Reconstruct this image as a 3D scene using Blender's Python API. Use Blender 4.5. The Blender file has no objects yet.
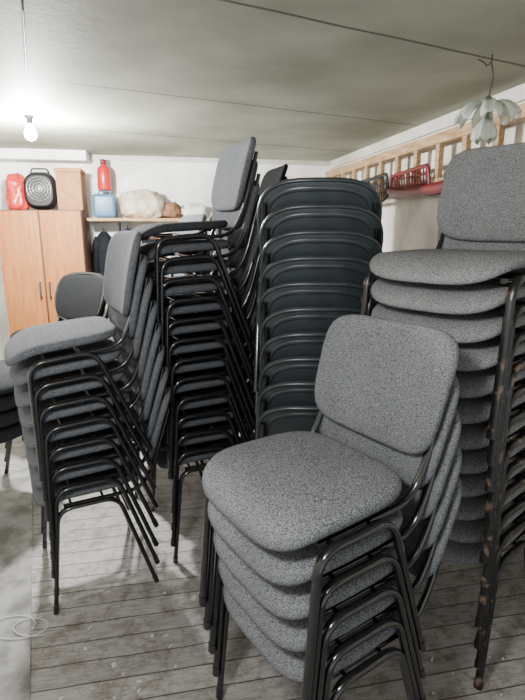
import bpy, bmesh, math, random
from mathutils import Vector, Matrix, noise
random.seed(4)
COL=bpy.context.scene.collection
H=1.57; CEIL=2.30
# ---------------------------------------------------------------- materials
def mat(name,c1,c2=None,scale=20,rough=.5,metal=0,bump=0,bscale=None,stretch=(1,1,1),lo=.35,hi=.65,detail=4,emit=None,trans=0,coat=0,spec=.5,rnd=False):
    m=bpy.data.materials.new(name); m.use_nodes=True
    nt=m.node_tree; N=nt.nodes; L=nt.links; b=N['Principled BSDF']
    b.inputs['Base Color'].default_value=(*c1,1); b.inputs['Roughness'].default_value=rough
    b.inputs['Metallic'].default_value=metal; b.inputs['Transmission Weight'].default_value=trans
    b.inputs['Coat Weight'].default_value=coat; b.inputs['Specular IOR Level'].default_value=spec
    tc=N.new('ShaderNodeTexCoord'); mp=N.new('ShaderNodeMapping'); mp.inputs['Scale'].default_value=stretch
    L.new(tc.outputs['Object'],mp.inputs['Vector'])
    if rnd:
        oi=N.new('ShaderNodeObjectInfo'); sc=N.new('ShaderNodeMath'); sc.operation='MULTIPLY'; sc.inputs[1].default_value=37
        L.new(oi.outputs['Random'],sc.inputs[0]); L.new(sc.outputs[0],mp.inputs['Location'])
    if c2 is None: c2=tuple(min(1,x*1.15) for x in c1)
    nz=N.new('ShaderNodeTexNoise'); nz.inputs['Scale'].default_value=scale; nz.inputs['Detail'].default_value=detail
    L.new(mp.outputs[0],nz.inputs['Vector'])
    cr=N.new('ShaderNodeValToRGB'); cr.color_ramp.elements[0].position=lo; cr.color_ramp.elements[1].position=hi
    cr.color_ramp.elements[0].color=(*c1,1); cr.color_ramp.elements[1].color=(*c2,1)
    L.new(nz.outputs['Fac'],cr.inputs[0]); L.new(cr.outputs[0],b.inputs['Base Color'])
    if bump:
        nb=N.new('ShaderNodeTexNoise'); nb.inputs['Scale'].default_value=bscale or scale; nb.inputs['Detail'].default_value=4
        L.new(mp.outputs[0],nb.inputs['Vector'])
        bp=N.new('ShaderNodeBump'); bp.inputs['Strength'].default_value=bump; bp.inputs['Distance'].default_value=.01
        L.new(nb.outputs['Fac'],bp.inputs['Height']); L.new(bp.outputs[0],b.inputs['Normal'])
    if emit:
        b.inputs['Emission Color'].default_value=(*emit[0],1); b.inputs['Emission Strength'].default_value=emit[1]
    return m
def fabric(name,dark,light):
    m=mat(name,dark,light,scale=420,rough=.95,bump=.3,bscale=400,lo=.37,hi=.63,detail=1,spec=.15,stretch=(1,.5,1))
    nt=m.node_tree;N=nt.nodes;L=nt.links
    b=N['Principled BSDF']; cr=[n for n in N if n.type=='VALTORGB'][0]; tc=[n for n in N if n.type=='TEX_COORD'][0]
    n2=N.new('ShaderNodeTexNoise'); n2.inputs['Scale'].default_value=5; L.new(tc.outputs['Object'],n2.inputs['Vector'])
    r2=N.new('ShaderNodeMapRange'); r2.inputs[3].default_value=.78; r2.inputs[4].default_value=1.18
    L.new(n2.outputs['Fac'],r2.inputs[0])
    mx=N.new('ShaderNodeVectorMath'); mx.operation='SCALE'
    L.new(cr.outputs[0],mx.inputs[0]); L.new(r2.outputs[0],mx.inputs['Scale']); L.new(mx.outputs[0],b.inputs['Base Color'])
    return m
F_LIGHT=fabric('fabric_grey_tweed',(.050,.053,.060),(.205,.210,.225))
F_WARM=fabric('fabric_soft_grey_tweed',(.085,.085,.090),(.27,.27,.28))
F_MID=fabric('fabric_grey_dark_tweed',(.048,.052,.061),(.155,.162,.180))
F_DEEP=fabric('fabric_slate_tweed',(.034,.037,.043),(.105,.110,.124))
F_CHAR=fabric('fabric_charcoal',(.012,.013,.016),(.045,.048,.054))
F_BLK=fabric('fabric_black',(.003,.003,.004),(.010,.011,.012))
VINYL=mat('black_vinyl',(.012,.014,.016),(.024,.027,.030),scale=60,rough=.40,bump=.15,bscale=260)
SHELL=mat('charcoal_plastic_shell',(.025,.031,.036),(.036,.043,.049),scale=15,rough=.30,bump=.05,bscale=400)
TUBE=mat('black_enamel_tube',(.005,.005,.006),(.012,.012,.013),scale=30,rough=.18,coat=.4)
RUST=mat('black_enamel_scuffed',(.008,.008,.008),(.14,.09,.062),scale=28,rough=.32,lo=.58,hi=.68,bump=.1,bscale=60,rnd=True)
PLAS=mat('black_plastic_bottom',(.010,.010,.011),rough=.6)
WOOD=mat('wardrobe_wood',(.27,.098,.027),(.345,.142,.045),scale=9,rough=.6,stretch=(6,6,.5),spec=.3)
WOOD_D=mat('wardrobe_edge',(.08,.03,.014),rough=.6)
PALE=mat('aged_timber',(.31,.18,.085),(.50,.35,.20),scale=9,rough=.75,stretch=(5,.8,5),bump=.3)
METAL=mat('dull_steel',(.35,.35,.34),rough=.35,metal=.9)
RED=mat('red_plastic',(.42,.02,.015),(.5,.035,.025),scale=8,rough=.3)
DRED=mat('dark_red_paint',(.12,.006,.010),(.17,.010,.014),scale=8,rough=.45)
BLUE=mat('blue_grey_plastic',(.05,.13,.23),(.08,.18,.29),scale=6,rough=.4)
TAG=mat('blue_paper_tag',(.03,.12,.42),(.05,.16,.50),scale=8,rough=.6)
BLUEC=mat('dark_blue_cloth',(.015,.04,.11),(.025,.055,.14),scale=10,rough=.95,bump=.4,bscale=20)
CARD=mat('tan_fibreboard',(.27,.12,.045),(.35,.165,.065),scale=14,rough=.7)
BEIGE=mat('beige_sackcloth',(.36,.30,.22),(.60,.54,.44),scale=14,rough=.9,bump=.7,bscale=16)
WHITE_B=mat('white_bundle_cloth',(.55,.55,.53),(.70,.70,.68),scale=10,rough=.9,bump=.5,bscale=14)
BROWN=mat('brown_bag_cloth',(.14,.07,.035),(.22,.11,.06),scale=14,rough=.8,bump=.5,bscale=18)
JACK=mat('dark_grey_cloth',(.009,.010,.013),(.018,.020,.024),scale=10,rough=.95,bump=.4,bscale=20,spec=.1)
BULB=mat('lit_bulb_glass',(1,1,1),rough=.3,emit=((1,.99,.96),200))
GLASS=mat('frosted_pale_green_glass',(.70,.77,.69),(.84,.88,.81),scale=12,rough=.12,trans=.5)
WIRE=mat('white_cable_plastic',(.45,.45,.43),rough=.5)
DWIRE=mat('dark_cable_plastic',(.03,.03,.03),rough=.5)
LINO=mat('dusty_linoleum',(.12,.117,.11),(.27,.265,.256),scale=8,rough=.8,bump=.3,detail=14,lo=.38,hi=.6)
SCRAP=mat('paper_scrap',(.45,.43,.38),rough=.9)

def wallmat(name,a,b_,scale=1.6):
    m=mat(name,a,b_,scale=scale,rough=.9,lo=.32,hi=.62,detail=12,bump=1.0,bscale=5,spec=.2); return m
M_BACK=wallmat('whitewashed_plaster',(.60,.595,.565),(.93,.93,.92),scale=2.4)
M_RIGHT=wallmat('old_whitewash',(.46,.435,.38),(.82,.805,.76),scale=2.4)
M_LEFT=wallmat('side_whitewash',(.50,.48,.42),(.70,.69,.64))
def ceilmat():
    m=mat('grey_green_fibreboard_ceiling',(.225,.235,.185),(.36,.37,.305),scale=1.6,rough=.7,lo=.32,hi=.62,detail=12,bump=.12,bscale=30,spec=.25)
    nt=m.node_tree;N=nt.nodes;L=nt.links;b=N['Principled BSDF'];cr=[n for n in N if n.type=='VALTORGB'][0]
    tc=[n for n in N if n.type=='TEX_COORD'][0]
    mp=N.new('ShaderNodeMapping'); mp.inputs['Location'].default_value=(5.2,-.12,0); mp.inputs['Rotation'].default_value=(0,0,-.28); L.new(tc.outputs['Object'],mp.inputs[0])
    nz=N.new('ShaderNodeTexNoise'); nz.inputs['Scale'].default_value=2.0; L.new(tc.outputs['Object'],nz.inputs['Vector'])
    ad=N.new('ShaderNodeVectorMath'); ad.operation='MULTIPLY_ADD'; ad.inputs[1].default_value=(.03,.02,0)
    L.new(nz.outputs['Color'],ad.inputs[0]); L.new(mp.outputs[0],ad.inputs[2])
    bk=N.new('ShaderNodeTexBrick'); bk.inputs['Scale'].default_value=1; bk.inputs['Brick Width'].default_value=9; bk.inputs['Row Height'].default_value=1.25
    bk.inputs['Mortar Size'].default_value=.012; bk.inputs['Mortar Smooth'].default_value=.9; bk.offset=0
    bk.inputs['Color1'].default_value=(.88,.88,.88,1); bk.inputs['Color2'].default_value=(1.08,1.08,1.08,1)
    L.new(ad.outputs[0],bk.inputs['Vector'])
    mu=N.new('ShaderNodeMix'); mu.data_type='RGBA'; mu.blend_type='MULTIPLY'; mu.inputs[0].default_value=1
    L.new(cr.outputs[0],mu.inputs[6]); L.new(bk.outputs['Color'],mu.inputs[7])
    mx=N.new('ShaderNodeMix'); mx.data_type='RGBA'
    L.new(bk.outputs['Fac'],mx.inputs[0]); L.new(mu.outputs[2],mx.inputs[6]); mx.inputs[7].default_value=(.08,.075,.055,1)
    L.new(mx.outputs[2],b.inputs['Base Color']); return m
M_CEIL=ceilmat()
def floormat():
    m=bpy.data.materials.new('worn_grey_floorboards'); m.use_nodes=True
    nt=m.node_tree;N=nt.nodes;L=nt.links;b=N['Principled BSDF']; b.inputs['Roughness'].default_value=.6
    tc=N.new('ShaderNodeTexCoord')
    bk=N.new('ShaderNodeTexBrick'); bk.inputs['Scale'].default_value=1; bk.inputs['Brick Width'].default_value=20; bk.inputs['Row Height'].default_value=.10
    bk.inputs['Mortar Size'].default_value=.0032; bk.inputs['Mortar Smooth'].default_value=.4; bk.offset=.0
    bk.inputs['Color1'].default_value=(.215,.207,.202,1); bk.inputs['Color2'].default_value=(.275,.267,.262,1); bk.inputs['Mortar'].default_value=(.045,.037,.03,1)
    ml=N.new('ShaderNodeMapping'); ml.inputs['Location'].default_value=(10,0,0); L.new(tc.outputs['Object'],ml.inputs[0])
    nw=N.new('ShaderNodeTexNoise'); nw.inputs['Scale'].default_value=3; L.new(tc.outputs['Object'],nw.inputs['Vector'])
    aw=N.new('ShaderNodeVectorMath'); aw.operation='MULTIPLY_ADD'; aw.inputs[1].default_value=(0,.012,0)
    L.new(nw.outputs['Color'],aw.inputs[0]); L.new(ml.outputs[0],aw.inputs[2]); L.new(aw.outputs[0],bk.inputs['Vector'])
    mp=N.new('ShaderNodeMapping'); mp.inputs['Scale'].default_value=(2.2,14,1); L.new(tc.outputs['Object'],mp.inputs[0])
    n1=N.new('ShaderNodeTexNoise'); n1.inputs['Scale'].default_value=8; n1.inputs['Detail'].default_value=10; L.new(mp.outputs[0],n1.inputs['Vector'])
    r1=N.new('ShaderNodeValToRGB'); r1.color_ramp.elements[0].position=.32; r1.color_ramp.elements[0].color=(.74,.71,.68,1); r1.color_ramp.elements[1].position=.58; r1.color_ramp.elements[1].color=(1.08,1.08,1.09,1)
    L.new(n1.outputs['Fac'],r1.inputs[0])
    n2=N.new('ShaderNodeTexNoise'); n2.inputs['Scale'].default_value=13; n2.inputs['Detail'].default_value=14; n2.inputs['Roughness'].default_value=.8; L.new(tc.outputs['Object'],n2.inputs['Vector'])
    r2=N.new('ShaderNodeValToRGB'); r2.color_ramp.elements[0].position=.40; r2.color_ramp.elements[0].color=(.60,.54,.48,1); r2.color_ramp.elements[1].position=.52; r2.color_ramp.elements[1].color=(1.09,1.09,1.09,1)
    L.new(n2.outputs['Fac'],r2.inputs[0])
    a=N.new('ShaderNodeMix'); a.data_type='RGBA'; a.blend_type='MULTIPLY'; a.inputs[0].default_value=1
    L.new(bk.outputs['Color'],a.inputs[6]); L.new(r1.outputs[0],a.inputs[7])
    c=N.new('ShaderNodeMix'); c.data_type='RGBA'; c.blend_type='MULTIPLY'; c.inputs[0].default_value=1
    L.new(a.outputs[2],c.inputs[6]); L.new(r2.outputs[0],c.inputs[7]); L.new(c.outputs[2],b.inputs['Base Color'])
    bp=N.new('ShaderNodeBump'); bp.inputs['Strength'].default_value=.5; bp.inputs['Distance'].default_value=.006; bp.invert=True
    L.new(bk.outputs['Fac'],bp.inputs['Height']); L.new(bp.outputs[0],b.inputs['Normal'])
    return m
M_FLOOR=floormat()
# ---------------------------------------------------------------- mesh helpers
class MB:
    def __init__(s): s.v=[]; s.f=[]; s.m=[]
    def add(s,vs,fs,mi=0):
        o=len(s.v); s.v+= [tuple(p) for p in vs]
        for i,f in enumerate(fs):
            s.f.append(tuple(o+k for k in f)); s.m.append(mi[i] if isinstance(mi,list) else mi)
    def mesh(s,name,mats,smooth=True,angle=None):
        me=bpy.data.meshes.new(name); me.from_pydata(s.v,[],s.f)
        for m in mats: me.materials.append(m)
        bm=bmesh.new(); bm.from_mesh(me); bmesh.ops.recalc_face_normals(bm,faces=bm.faces); bm.to_mesh(me); bm.free()
        for i,p in enumerate(me.polygons): p.material_index=s.m[i]; p.use_smooth=smooth
        if smooth and angle: me.set_sharp_from_angle(angle=math.radians(angle))
        me.update(); return me
def fillet(P,r,seg=5):
    P=[Vector(p) for p in P]; out=[P[0]]
    for i in range(1,len(P)-1):
        a,b,c=P[i-1],P[i],P[i+1]
        ra=min(r,(a-b).length*.48); rc=min(r,(c-b).length*.48)
        p0=b+(a-b).normalized()*ra; p2=b+(c-b).normalized()*rc
        for k in range(seg+1):
            t=k/seg; out.append(p0*(1-t)**2+b*2*t*(1-t)+p2*t*t)
    out.append(P[-1]); return out
def sweep(mb,path,a,b,ref=(1,0,0),n=10,closed=False,mi=0):
    path=[Vector(p) for p in path]; ref=Vector(ref); L=len(path); vs=[]; fs=[]
    for i,p in enumerate(path):
        if closed: T=path[(i+1)%L]-path[i-1]
        else: T=path[min(i+1,L-1)]-path[max(i-1,0)]
        T.normalize(); U=ref-T*ref.dot(T)
        if U.length<1e-4: U=T.orthogonal()
        U.normalize(); V=T.cross(U)
        for k in range(n):
            th=2*math.pi*k/n; vs.append(p+U*a*math.cos(th)+V*b*math.sin(th))
    for i in range(L if closed else L-1):
        j=(i+1)%L
        for k in range(n):
            k2=(k+1)%n; fs.append((i*n+k,i*n+k2,j*n+k2,j*n+k))
    if not closed:
        fs.append(tuple(range(n))); fs.append(tuple((L-1)*n+k for k in range(n)))
    mb.add(vs,fs,mi)
def outline(w,d,e,N=48):
    o=[]
    for k in range(N):
        th=2*math.pi*(k+.5)/N; c,s=math.cos(th),math.sin(th)
        o.append((w/2*math.copysign(abs(c)**(2/e),c),d/2*math.copysign(abs(s)**(2/e),s)))
    return o
def pad(mb,w,d,t,e,edge,dome,fn,N=48,rear_mi=1):
    O=outline(w,d,e,N); rings=[]
    for s in (.3,.55,.75,.88): rings.append((s,s,t/2+dome*(1-s**2.5),0))
    for a in (80,55,30,0,-30,-55,-80):
        ins=edge*(1-math.cos(math.radians(a))); z=t/2*math.sin(math.radians(a))
        rings.append((1-ins/(w/2),1-ins/(d/2),z,0 if a>-55 else 1))
    for s in (.7,.35): rings.append((s,s,-t/2,1))
    vs=[fn(0,0,t/2+dome)]
    for sx,sy,z,_ in rings:
        for x,y in O: vs.append(fn(x*sx,y*sy,z))
    vs.append(fn(0,0,-t/2)); fs=[];mi=[]
    for k in range(N): fs.append((0,1+k,1+(k+1)%N)); mi.append(0)
    for r in range(len(rings)-1):
        for k in range(N):
            a=1+r*N; b=a+N; k2=(k+1)%N
            fs.append((a+k,b+k,b+k2,a+k2)); mi.append(rear_mi if rings[r+1][3] else 0)
    l=1+(len(rings)-1)*N; c=len(vs)-1
    for k in range(N): fs.append((c,l+(k+1)%N,l+k)); mi.append(rear_mi)
    mb.add(vs,fs,mi)
def new(name,me,parent=None,loc=(0,0,0),rot=(0,0,0),**pr):
    o=bpy.data.objects.new(name,me); COL.objects.link(o); o.location=loc; o.rotation_euler=rot
    if parent: o.parent=parent
    for k,v in pr.items(): o[k]=v
    return o
def boxmesh(name,sx,sy,sz,m,bev=.004,seg=2):
    bm=bmesh.new(); bmesh.ops.create_cube(bm,size=1); bmesh.ops.scale(bm,vec=(sx,sy,sz),verts=bm.verts)
    if bev: bmesh.ops.bevel(bm,geom=bm.edges[:],offset=bev,segments=seg,profile=.5,affect='EDGES')
    me=bpy.data.meshes.new(name); bm.to_mesh(me); bm.free(); me.materials.append(m)
    for p in me.polygons: p.use_smooth=True
    me.set_sharp_from_angle(angle=math.radians(35)); return me
# room frame
K=Vector((.767,5.88,0)); R=Vector((.981,.193,0)).normalized(); D=Vector((-R.y,R.x,0)); RA=math.atan2(R.y,R.x)
def RP(u,w,z=0): return K-R*u-D*w+Vector((0,0,z))
def rbox(name,u0,u1,w0,w1,z0,z1,m,bev=.003,parent=None,**pr):
    me=boxmesh(name,abs(u1-u0),abs(w1-w0),abs(z1-z0),m,bev)
    p=RP((u0+u1)/2,(w0+w1)/2,(z0+z1)/2); ang=RA
    if parent:
        p=parent.matrix_basis.inverted()@p; ang=0
    return new(name,me,parent,p,(0,0,ang),**pr)
def empty(name,loc,rz=0,**pr):
    o=bpy.data.objects.new(name,None); COL.objects.link(o); o.empty_display_size=.1
    o.matrix_basis=Matrix.Translation(loc)@Matrix.Rotation(rz,4,'Z')
    for k,v in pr.items(): o[k]=v
    return o
# ---------------------------------------------------------------- room
rbox('floor',-.1,3.95,-.1,8,-.1,0,M_FLOOR,0,kind='structure')
rbox('ceiling',-.1,3.95,-.1,8,CEIL,CEIL+.1,M_CEIL,0,kind='structure')
rbox('wall_back',-.1,3.95,-.1,0,0,CEIL,M_BACK,0,kind='structure')
rbox('wall_right',-.1,0,0,8,0,CEIL,M_RIGHT,0,kind='structure')
rbox('wall_left',3.85,3.95,0,8,0,CEIL,M_LEFT,0,kind='structure')
rbox('trim_1',0,.025,0,8,CEIL-.08,CEIL,M_LEFT,.003,kind='structure')
rbox('trim_2',0,3.85,0,.02,CEIL-.05,CEIL,M_LEFT,.003,kind='structure')
rbox('trim_3',2.55,3.85,.02,.30,CEIL-.09,CEIL,M_BACK,.003,kind='structure')
me=boxmesh('lino',.9,2.6,.006,LINO,.002)
new('linoleum_sheet',me,None,(-.80-.57*.45-.41,1.41+1.31*.45-.18,.004),(0,0,math.atan2(.57,1.31)),label='dusty grey linoleum sheet lying on the boards',category='floor covering')
# ---------------------------------------------------------------- chairs
PT=.0935; DR=.013; LEG=.05
TH=math.atan(.33); UP=Vector((0,math.sin(TH),math.cos(TH))); NF=Vector((0,-math.cos(TH),math.sin(TH))); BM=Vector((0,.295,.672))
def seatfn(x,y,z):
    yy=y-.022; zz=z+.449
    fr=max(0,-(y)-.08); zz-=2.4*fr*fr
    bk=max(0,y-.12); zz+=.6*bk*bk
    zz+=.10*x*x
    x*=1-.25*max(0,y)
    return Vector((x,yy,zz))
def backfn(x,y,z):
    x2=x*(1-.12*max(0,-y)/.17*.5)
    off=.50*x2*x2 - .25*y*y
    return BM+Vector((x2,0,0))+UP*y+NF*(z+off)
def mk_seat(m,rm=None,t=.048,w=.486): 
    mb=MB(); pad(mb,w,.446,t,4.2,.016,.009,seatfn); return mb.mesh('seat',[m,rm or m])
def mk_bk(m,w=.498,h=.362): 
    mb=MB(); pad(mb,w,h,.032,5.2,.017,.003,backfn); return mb.mesh('backrest',[m,m])
def mk_bk_shell():
    mb=MB(); pad(mb,.484,.362,.026,3.0,.016,.002,backfn)
    O=outline(.484-.07,.362-.07,3.0,48)
    sweep(mb,[backfn(x,y,-.0125) for x,y in O],.010,.0035,ref=NF.cross(Vector((1,0,0))),n=8,closed=True,mi=1)
    O=outline(.484-.006,.362-.006,3.0,48)
    sweep(mb,[backfn(x,y,-.005) for x,y in O],.013,.009,ref=NF,n=10,closed=True,mi=1)
    return mb.mesh('backrest',[VINYL,SHELL])
def mk_side(sgn,m):
    mb=MB()
    P2=[(sgn*.257,-.212,-LEG),(sgn*.253,-.165,.413),(sgn*.253,.075,.413),(sgn*.257,.220,-LEG)]
    path=fillet(P2,.06,7)
    sweep(mb,path,.0140,.0098,ref=(1,0,0),n=12)
    for q,q1 in ((P2[0],P2[1]),(P2[3],P2[2])):
        dirv=(Vector(q1)-Vector(q)).normalized()
        sweep(mb,[Vector(q),Vector(q)+dirv*.03],.016,.0115,ref=(1,0,0),n=12)
    return mb.mesh('side_frame',[m],True,50)
def mk_post(sgn):
    mb=MB(); x=sgn*.215
    P=[(x,-.14,.405),(x,.18,.405),(x,.243,.50),(x,.326,.755)]
    sweep(mb,fillet(P,.06,6),.011,.0085,n=10)
    return mb.mesh('back_post',[TUBE],True,50)
def mk_cross():
    mb=MB()
    for y in (-.11,.02): sweep(mb,[(-.25,y,.408),(.25,y,.408)],.007,.006,ref=(0,0,1),n=8)
    return mb.mesh('crossbar',[TUBE],True,50)
SF={0:(mk_side(-1,TUBE),mk_side(1,TUBE)),1:(mk_side(-1,RUST),mk_side(1,RUST))}
PO=(mk_post(-1),mk_post(1)); CR=mk_cross()
FB=dict(light=F_LIGHT,mid=F_MID,char=F_CHAR,warm=F_WARM,deep=F_DEEP,blk=F_BLK)
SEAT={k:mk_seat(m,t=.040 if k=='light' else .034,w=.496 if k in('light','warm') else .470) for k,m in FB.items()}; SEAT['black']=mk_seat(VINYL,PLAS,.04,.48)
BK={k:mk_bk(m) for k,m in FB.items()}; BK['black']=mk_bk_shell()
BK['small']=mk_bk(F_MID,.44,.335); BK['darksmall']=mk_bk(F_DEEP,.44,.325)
TAGM=boxmesh('tag',.045,.004,.022,TAG,.001,1)
def mk_loop():
    mb=MB()
    O=outline(.52,.385,3.0,48)
    sweep(mb,[backfn(x*.98,y,0) for x,y in O],.014,.014,ref=NF,n=8,closed=True)
    return mb.mesh('back_loop',[TUBE])
LOOP=mk_loop()
def chair(M,kind,label,group,rust=0,loop=False,tag=False):
    sk,bk=kind if isinstance(kind,tuple) else (kind,kind)
    e=empty('stacking_chair',(0,0,0),0,label=label,category='chair',group=group); e.matrix_basis=M
    new('seat',SEAT[sk],e); new('backrest',BK[bk],e)
    for m in SF[rust]: new('side_frame',m,e)
    for m in PO: new('back_post',m,e)
    new('crossbar',CR,e)
    if loop: new('back_loop',LOOP,e)
    if tag: new('tag',TAGM,e,(.12,-.247,.418),label='small blue tag')
    return e
def stack(cx,cy,f,n,kind,what,group,rust=0,loop=False,kinds=None,where='',dr=DR,tilt=0,pt=PT,tags=(),jit=.012):
    f=Vector((f[0],f[1])).normalized(); yaw=math.atan2(f.y,f.x)+math.pi/2
    M=Matrix.Translation((cx,cy,.001+LEG))@Matrix.Rotation(yaw,4,'Z')
    for i in range(n):
        k=kinds(i) if kinds else kind
        j=random.uniform(-jit,jit) if i else 0
        pos='bottom of' if i==0 else ('top of' if i==n-1 else 'nested in')
        chair(M@Matrix.Rotation(j,4,'Z'),k,f'{what}, {pos} {where}',group,rust,loop,i in tags)
        M=M@Matrix.Translation((random.uniform(-.003,.003),-dr,pt))@Matrix.Rotation(math.radians(tilt),4,'X')
stack(.170,1.325,(-.83,-.56),5,'light','light grey tweed stacking chair','grey chairs in the low stack',where='a low stack',dr=.012,tilt=.3,pt=.1010)
stack(.752,1.79,(-.76,-.65),12,'warm','grey tweed chair with scuffed frame','grey chairs in the tall scuffed stack',rust=1,where='a tall stack',dr=.009,tilt=.10,pt=.0885,jit=.018)
stack(-.80,2.14,(-.885,-.465),8,'mid','grey fabric stacking chair','grey chairs in the chest-high stack',where='a chest-high stack',dr=-.004,tilt=.9,pt=.0910,kinds=lambda i:('mid','mid'),jit=.02)
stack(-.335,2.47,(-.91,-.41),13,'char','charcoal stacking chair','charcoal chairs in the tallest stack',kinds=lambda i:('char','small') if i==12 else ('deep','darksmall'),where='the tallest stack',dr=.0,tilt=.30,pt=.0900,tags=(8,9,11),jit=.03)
stack(.235,2.24,(0.05,1),10,'black','black chair with plastic shell back','black shell-backed chairs',where='a black stack',pt=.0960,jit=.03)
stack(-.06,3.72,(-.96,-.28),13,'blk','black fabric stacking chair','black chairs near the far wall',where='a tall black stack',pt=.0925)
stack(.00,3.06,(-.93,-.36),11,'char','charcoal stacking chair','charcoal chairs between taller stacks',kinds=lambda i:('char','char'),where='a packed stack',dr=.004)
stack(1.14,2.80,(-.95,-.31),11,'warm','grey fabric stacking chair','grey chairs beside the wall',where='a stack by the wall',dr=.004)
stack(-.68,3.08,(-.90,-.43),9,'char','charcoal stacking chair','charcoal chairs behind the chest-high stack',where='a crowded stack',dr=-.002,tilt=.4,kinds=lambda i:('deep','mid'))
stack(-1.50,3.66,(-.5,-.87),5,'blk','black chair with oval tube back','black loop-backed chairs',loop=True,where='a stack',pt=.084)
stack(-1.58,2.74,(.93,-.36),4,'char','charcoal fabric stacking chair','charcoal chairs in a short stack',where='a short stack')
# ---------------------------------------------------------------- wardrobe
w=empty('wardrobe',RP(2.97,.28,0),RA,label='orange-brown two-door wooden wardrobe against the wall',category='wardrobe')
rbox('body',2.60,3.34,.02,.53,0,1.745,WOOD_D,.003,w)
d1=rbox('door',2.605,2.962,.53,.55,.06,1.735,WOOD,.004,w); d2=rbox('door',2.978,3.335,.53,.55,.06,1.735,WOOD,.004,w)
for dd,sx in ((d1,-1),(d2,1)):
    mb=MB(); sweep(mb,fillet([(0,0,-.07),(0,-.035,-.07),(0,-.035,.07),(0,0,.07)],.015,4),.008,.008,n=8)
    new('handle',mb.mesh('handle',[DWIRE]),dd,(sx*.145,-.008,.12),label='dark bow handle')
# shelf
s=empty('wall_shelf',RP(1.98,.17,1.665),RA,label='plain wooden board shelf fixed to the wall',category='shelf')
rbox('board',1.40,2.58,.0,.34,1.65,1.68,PALE,.003,s)
for u in (1.6,2.3):
    mb=MB(); 
    sweep(mb,[(0,0,-.22),(0,0,-.01),(0,-.28,-.01)],.01,.004,n=6); sweep(mb,[(0,0,-.2),(0,-.24,-.015)],.006,.004,n=6)
    new('bracket',mb.mesh('bracket',[METAL]),s,s.matrix_basis.inverted()@RP(u,.006,1.655))
def lathe(prof,n=28):
    vs=[];fs=[]
    for r,z in prof:
        for k in range(n): vs.append((r*math.cos(2*math.pi*k/n),r*math.sin(2*math.pi*k/n),z))
    for i in range(len(prof)-1):
        for k in range(n): fs.append((i*n+k,i*n+(k+1)%n,(i+1)*n+(k+1)%n,(i+1)*n+k))
    return vs,fs
def blob(name,sx,sy,sz,m,p,label,cat,seed=0,rz=0):
    bm=bmesh.new(); bmesh.ops.create_icosphere(bm,subdivisions=4,radius=1)
    for v in bm.verts:
        c=v.co.copy(); q=Vector((math.copysign(abs(c.x)**.7,c.x),math.copysign(abs(c.y)**.7,c.y),math.copysign(abs(c.z)**.75,c.z)))
        nn=noise.noise(c*1.7+Vector((seed,0,0)))*.25+noise.noise(c*5+Vector((0,seed,0)))*.15
        q*=1+nn; v.co=Vector((q.x*sx/2,q.y*sy/2,max(-.5*sz*.86,q.z*sz/2)))
    zmin=min(v.co.z for v in bm.verts)
    for v in bm.verts: v.co.z-=zmin
    me=bpy.data.meshes.new(name); bm.to_mesh(me); bm.free(); me.materials.append(m)
    for f in me.polygons: f.use_smooth=True
    return new(name,me,None,p,(0,0,rz),label=label,category=cat)
WT=1.746; ST=1.681
blob('plastic_bag',.19,.24,.34,RED,RP(3.19,.32,WT),'bulging red plastic bag on top of the wardrobe','bag',3,RA)
h=empty('portable_heater',RP(2.97,.33,WT),RA,label='black rounded portable fan heater on top of the wardrobe',category='heater')
mb=MB(); 
def hf(x,y,z): return Vector((x,-z,y+.175))
pad(mb,.29,.34,.20,3,.06,.0,hf,rear_mi=0); new('body',mb.mesh('body',[PLAS]),h,(0,0,.0))
mb=MB()
for r in (.03,.055,.08,.105): sweep(mb,[(r*math.cos(a*math.pi/16),-.108,.19+r*math.sin(a*math.pi/16)) for a in range(32)],.003,.003,ref=(0,1,0),n=6,closed=True)
for a in range(8):
    c,s_=math.cos(a*math.pi/8),math.sin(a*math.pi/8); sweep(mb,[(-.108*c,-.108,.19-.108*s_),(.108*c,-.108,.19+.108*s_)],.002,.002,n=5)
new('grille',mb.mesh('grille',[METAL]),h)
mb=MB(); sweep(mb,fillet([(-.08,0,.335),(-.07,0,.375),(.07,0,.375),(.08,0,.335)],.02,4),.012,.008,ref=(0,1,0),n=8); new('handle',mb.mesh('handle',[PLAS]),h)
b=empty('storage_box',RP(2.70,.32,WT),RA,label='tan fibreboard box on the edge of the wardrobe',category='box')
new('body',boxmesh('body',.22,.3,.34,CARD,.005),b,(0,0,.17)); new('lid',boxmesh('lid',.235,.315,.035,CARD,.004),b,(0,0,.358))
c=empty('blue_canister',RP(2.42,.17,ST),RA,label='blue-grey plastic jerry can on the wall shelf',category='canister')
new('body',boxmesh('body',.22,.18,.23,BLUE,.035,5),c,(0,0,.116))
mb=MB(); sweep(mb,fillet([(-.05,0,.22),(-.05,0,.26),(.06,0,.26),(.06,0,.22)],.015,4),.01,.008,ref=(0,1,0),n=8); new('handle',mb.mesh('handle',[BLUE]),c)
bt=empty('red_bottle',RP(2.41,.17,ST+.268),RA,label='red plastic bottle with cap standing on the blue can',category='bottle')
mb=MB(); vs,fs=lathe([(0,0),(.06,0),(.065,.01),(.065,.17),(.055,.21),(.025,.235),(.022,.25),(0,.25)]); mb.add(vs,fs); new('body',mb.mesh('body',[RED]),bt)
mb=MB(); vs,fs=lathe([(0,.245),(.027,.245),(.027,.285),(.02,.29),(0,.29)]); mb.add(vs,fs); new('cap',mb.mesh('cap',[DRED]),bt)
blob('cloth_sack',.40,.26,.29,BEIGE,RP(2.06,.17,ST),'lumpy beige cloth sack on the wall shelf','sack',7,RA)
blob('brown_bag',.19,.2,.17,BROWN,RP(1.77,.17,ST),'small crumpled brown bag on the wall shelf','bag',11,RA)
blob('white_bundle',.24,.24,.16,WHITE_B,RP(1.53,.17,ST),'folded white cloth bundle on the wall shelf','bundle',5,RA)
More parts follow.
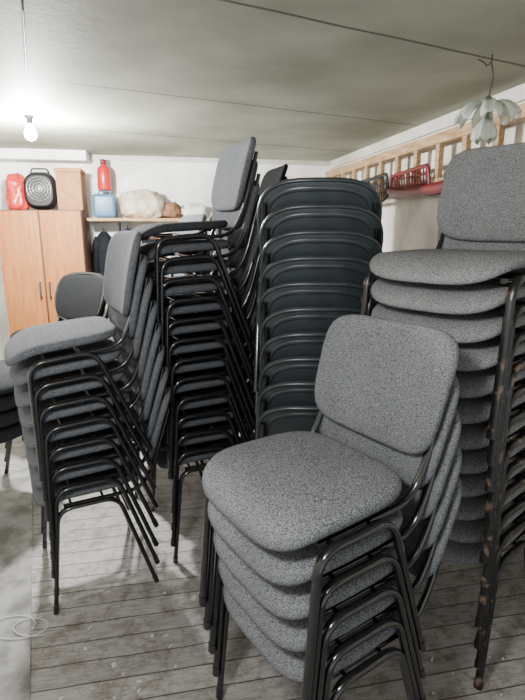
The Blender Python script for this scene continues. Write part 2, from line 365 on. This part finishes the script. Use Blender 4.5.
def jacket(u,z,m,label,wd=.22,hh=.45):
    mb=MB(); vs=[];fs=[];n=36; prof=[(.10,.02),(.22,-.0),(.42,-.07),(.48,-.12),(.44,-.3),(.46,-.6),(.50,-.85),(.53,-1)]
    for i,(r,zz) in enumerate(prof):
        for k in range(n):
            a=2*math.pi*k/n; fold=1+.14*math.sin(6*a+i*.5)*(i/7)
            hem=.03*math.sin(3*a) if i==len(prof)-1 else 0
            vs.append((wd*r*math.cos(a)*fold,-.06+.07*math.sin(a)*min(1,r*2)*fold*.8,zz*hh+hem))
    for i in range(len(prof)-1):
        for k in range(n): fs.append((i*n+k,i*n+(k+1)%n,(i+1)*n+(k+1)%n,(i+1)*n+k))
    mb.add(vs,fs)
    for sg in (-1,1): sweep(mb,[(sg*wd*.36,-.06,-.05),(sg*wd*.55,-.06,-.22*hh),(sg*wd*.64,-.07,-.5*hh),(sg*wd*.66,-.08,-.72*hh),(sg*wd*.62,-.085,-.9*hh)],.032,.026,ref=(1,0,0),n=10)
    e=empty('hanging_jacket',RP(u,.0,z),RA,label=label,category='jacket'); new('body',mb.mesh('body',[m]),e)
    mb=MB(); sweep(mb,fillet([(0,0,.03),(0,-.05,.02),(0,-.07,.05)],.02,4),.006,.006,n=6)
    h=empty('coat_hook',RP(u,.0,z-.005),RA,label='small metal coat hook on the wall',category='hook'); new('hook_body',mb.mesh('hook_body',[METAL]),h)
jacket(2.46,1.54,JACK,'dark grey jacket hanging below the shelf',.17,.60)
jacket(2.22,1.57,BLUEC,'dark blue coat hanging on a wall hook',.13,.50)
jacket(1.98,1.54,JACK,'dark grey coat hanging on a wall hook',.14,.5)
# ---------------------------------------------------------------- ladder on right wall
l=empty('wooden_ladder',RP(.09,1.9,1.85),RA,label='long aged wooden ladder hung sideways along the wall',category='ladder')
for z in (1.86,2.14): rbox('rail',.062,.115,.12,3.9,z-.034,z+.034,PALE,.005,l)
for i in range(12): rbox('rung',.070,.107,.30+i*.30,.350+i*.30,1.86,2.14,PALE,.005,l)
for wv in (.8,2.2,3.6): rbox('bracket',0,.063,wv-.02,wv+.02,1.80,1.85,METAL,.002,l)
mb=MB(); vs=[];fs=[]; n=30; prof=[(.0,.06),(.02,.058),(.032,.03),(.035,.0),(.032,-.03),(.02,-.05),(.0,-.055)]
for i in range(n+1):
    t=i/n*2-1; y=t*.56; bow=.02*(1-t*t); sc=.45+.55*max(0,-t)**1.5
    for a,z in prof: vs.append((-a*1.0-bow,y,z*sc+.03*abs(t)**3))
m_=len(prof)
for i in range(n):
    for k in range(m_-1): fs.append((i*m_+k,i*m_+k+1,(i+1)*m_+k+1,(i+1)*m_+k))
mb.add(vs,fs); bme=mb.mesh('bumper_body',[DRED])
e=empty('car_bumper',RP(.125,2.38,1.825),RA,label='dark red car bumper strip hung on the wooden ladder',category='car part')
o=new('bumper_body',bme,e)
o.modifiers.new('s','SOLIDIFY').thickness=.006
rbox('mount_strip',.115,.135,1.98,2.78,1.82,1.84,PLAS,.002,e)
def grille(w0,L_,z,Hh,m,label,tl=0):
    e=empty('car_grille',RP(.14,w0,z),RA,label=label,category='car part')
    mb=MB()
    fr=fillet([(0,-L_/2,-Hh/2+.04),(0,-L_/2+.04,Hh/2),(0,L_/2-.03,Hh/2-.02),(0,L_/2,-Hh/2+.03),(0,L_/2-.06,-Hh/2),(0,-L_/2+.1,-Hh/2)],.03,4)
    sweep(mb,fr,.010,.014,ref=(1,0,0),n=8,closed=True)
    k=int(L_/.038)
    for i in range(1,k):
        y=-L_/2+L_*i/k; sweep(mb,[(0,y,-Hh/2+.01),(0,y+.02,Hh/2-.01)],.004,.009,ref=(1,0,0),n=6)
    for zz in (-.03,.03): sweep(mb,[(0,-L_/2+.02,zz),(0,L_/2-.02,zz)],.004,.007,ref=(1,0,0),n=6)
    new('slats',mb.mesh('slats',[m]),e)
grille(1.40,.78,1.89,.20,PLAS,'black slatted plastic car grille hung on the wooden ladder')
grille(2.12,.60,1.90,.17,DRED,'dark red slatted car grille hung on the wooden ladder')
# ---------------------------------------------------------------- lamp with glass petals
CX,CY=.985,2.40
e=empty('glass_petal_lamp',(CX,CY,CEIL),0,label='pendant lamp with pale green glass petals on a ceiling hook',category='lamp')
mb=MB(); sweep(mb,[(0,0,0),(0,0,-.03),(-.02,0,-.045),(-.035,0,-.03),(-.06,0,-.02)],.003,.003,ref=(0,1,0),n=6)
sweep(mb,fillet([(0,0,-.035),(.015,0,-.09),(0,0,-.17)],.05,5),.003,.003,ref=(0,1,0),n=6); new('cable',mb.mesh('cable',[DWIRE]),e)
mb=MB(); vs,fs=lathe([(0,-.16),(.012,-.165),(.024,-.18),(.026,-.20),(.018,-.215),(.014,-.25),(.024,-.27),(.016,-.30),(0,-.31)]); mb.add(vs,fs); new('stem',mb.mesh('stem',[METAL]),e)
def petal(Lp,Wp,lift,droop=.05):
    mb=MB(); vs=[];fs=[]; A=14;B=10
    for i in range(A+1):
        t=i/A; wd=Wp*(.25+.75*t**.7)*(1-max(0,(t-.8)/.2)**2*.35)
        for j in range(B+1):
            s=j/B*2-1
            rr=Lp*t*.95*(1-.10*s*s*t)
            z=lift*math.sin(t*math.pi*.9)*.5-droop*t*t+.008*t*math.sin(s*7)
            vs.append((.02+rr,wd*s/2,z-.03*abs(s)**2*t))
    for i in range(A):
        for j in range(B):
            a=i*(B+1)+j; fs.append((a,a+1,a+B+2,a+B+1))
    mb.add(vs,fs); return mb.mesh('petal',[GLASS])
pm=petal(.130,.105,.04,.05); pm2=petal(.085,.075,.0,.04)
for i in range(6):
    o=new('petal',pm,e,(0,0,-.195),(0,.05,i*math.pi/3+.3)); o.modifiers.new('s','SOLIDIFY').thickness=.003
for i in range(5):
    o=new('petal',pm2,e,(0,0,-.245),(0,.65,i*math.pi*.4+.1)); o.modifiers.new('s','SOLIDIFY').thickness=.003
# ---------------------------------------------------------------- bulb
BX,BY,BZ=-1.54,3.6,2.20
e=empty('bare_bulb_lamp',(BX,BY,CEIL),0,label='bare lit bulb in a socket on a ceiling cable',category='lamp')
mb=MB(); vs,fs=lathe([(0,0),(.03,0),(.03,-.012),(.018,-.02),(.018,-.05),(0,-.05)]); mb.add(vs,fs); new('socket',mb.mesh('socket',[PLAS]),e)
mb=MB(); vs,fs=lathe([(0,-.045),(.013,-.048),(.018,-.065),(.035,-.09),(.040,-.115),(.031,-.142),(0,-.156)]); mb.add(vs,fs); new('bulb',mb.mesh('bulb',[BULB]),e)
mb=MB(); sweep(mb,[(.83*t/8,-1.9*t/8,-.006-.006*math.sin(t*2.4)**2) for t in range(9)],.004,.004,ref=(0,0,1),n=6); new('cable',mb.mesh('cable',[DWIRE]),e)
# ---------------------------------------------------------------- floor debris
mb=MB(); pts=[(.11*math.cos(a*.35)*(1-.01*a)+.004*a,.07*math.sin(a*.35)*(1-.012*a),.004) for a in range(34)]
sweep(mb,pts,.002,.002,ref=(0,0,1),n=6)
e=empty('loose_cable',(-1.03,1.72,.008),0,label='thin white cable coiled loosely on the floor',category='cable'); new('cable_body',mb.mesh('cable_body',[WIRE]),e)
rs=random.Random(9)
spots=[(-.16,1.72,.05,.012),(-.30,1.9,.03,.02),(.86,1.28,.05,.03),(1.0,1.42,.03,.03),(-.55,1.55,.02,.015),(.62,1.30,.02,.02),(-.2,2.15,.06,.012)]
for i in range(36):
    x,y=(rs.uniform(-.7,-.25),rs.uniform(1.35,2.1)) if i%2 else (rs.uniform(.55,1.05),rs.uniform(1.15,1.6))
    spots.append((x,y,rs.uniform(.006,.024),rs.uniform(.004,.010)))
for i,(x,y,a,b2) in enumerate(spots):
    me=boxmesh('paper_scrap',a,b2,.004,SCRAP,.001,1)
    new('paper_scrap',me,None,(x,y,.003),(0,0,i*1.3),label='small pale scrap lying on the floorboards',category='debris',group='scraps on the floor')
# ---------------------------------------------------------------- lights
def light(kind,name,loc,energy,size,color,rot=(0,0,0)):
    ld=bpy.data.lights.new(name,kind); ld.energy=energy; ld.color=color
    if kind=='AREA': ld.size=size
    else: ld.shadow_soft_size=size
    o=bpy.data.objects.new(name,ld); COL.objects.link(o); o.location=loc; o.rotation_euler=rot; return o
light('POINT','bulb_light',(BX,BY,BZ-.07),560,.06,(1,.99,.96))
light('POINT','second_bulb_light',(-.5,.2,2.05),118,.14,(1,.99,.97))
W=bpy.data.worlds.new('world'); bpy.context.scene.world=W; W.use_nodes=True
W.node_tree.nodes['Background'].inputs[0].default_value=(.90,.95,1,1); W.node_tree.nodes['Background'].inputs[1].default_value=1.6
# ---------------------------------------------------------------- camera
cd=bpy.data.cameras.new('camera'); cam=bpy.data.objects.new('camera',cd); COL.objects.link(cam)
cd.sensor_fit='VERTICAL'; cd.sensor_height=36; cd.lens=26; cd.clip_start=.05
cam.location=(0,0,H); cam.rotation_euler=(math.radians(90-13.4),0,0)
bpy.context.scene.camera=cam
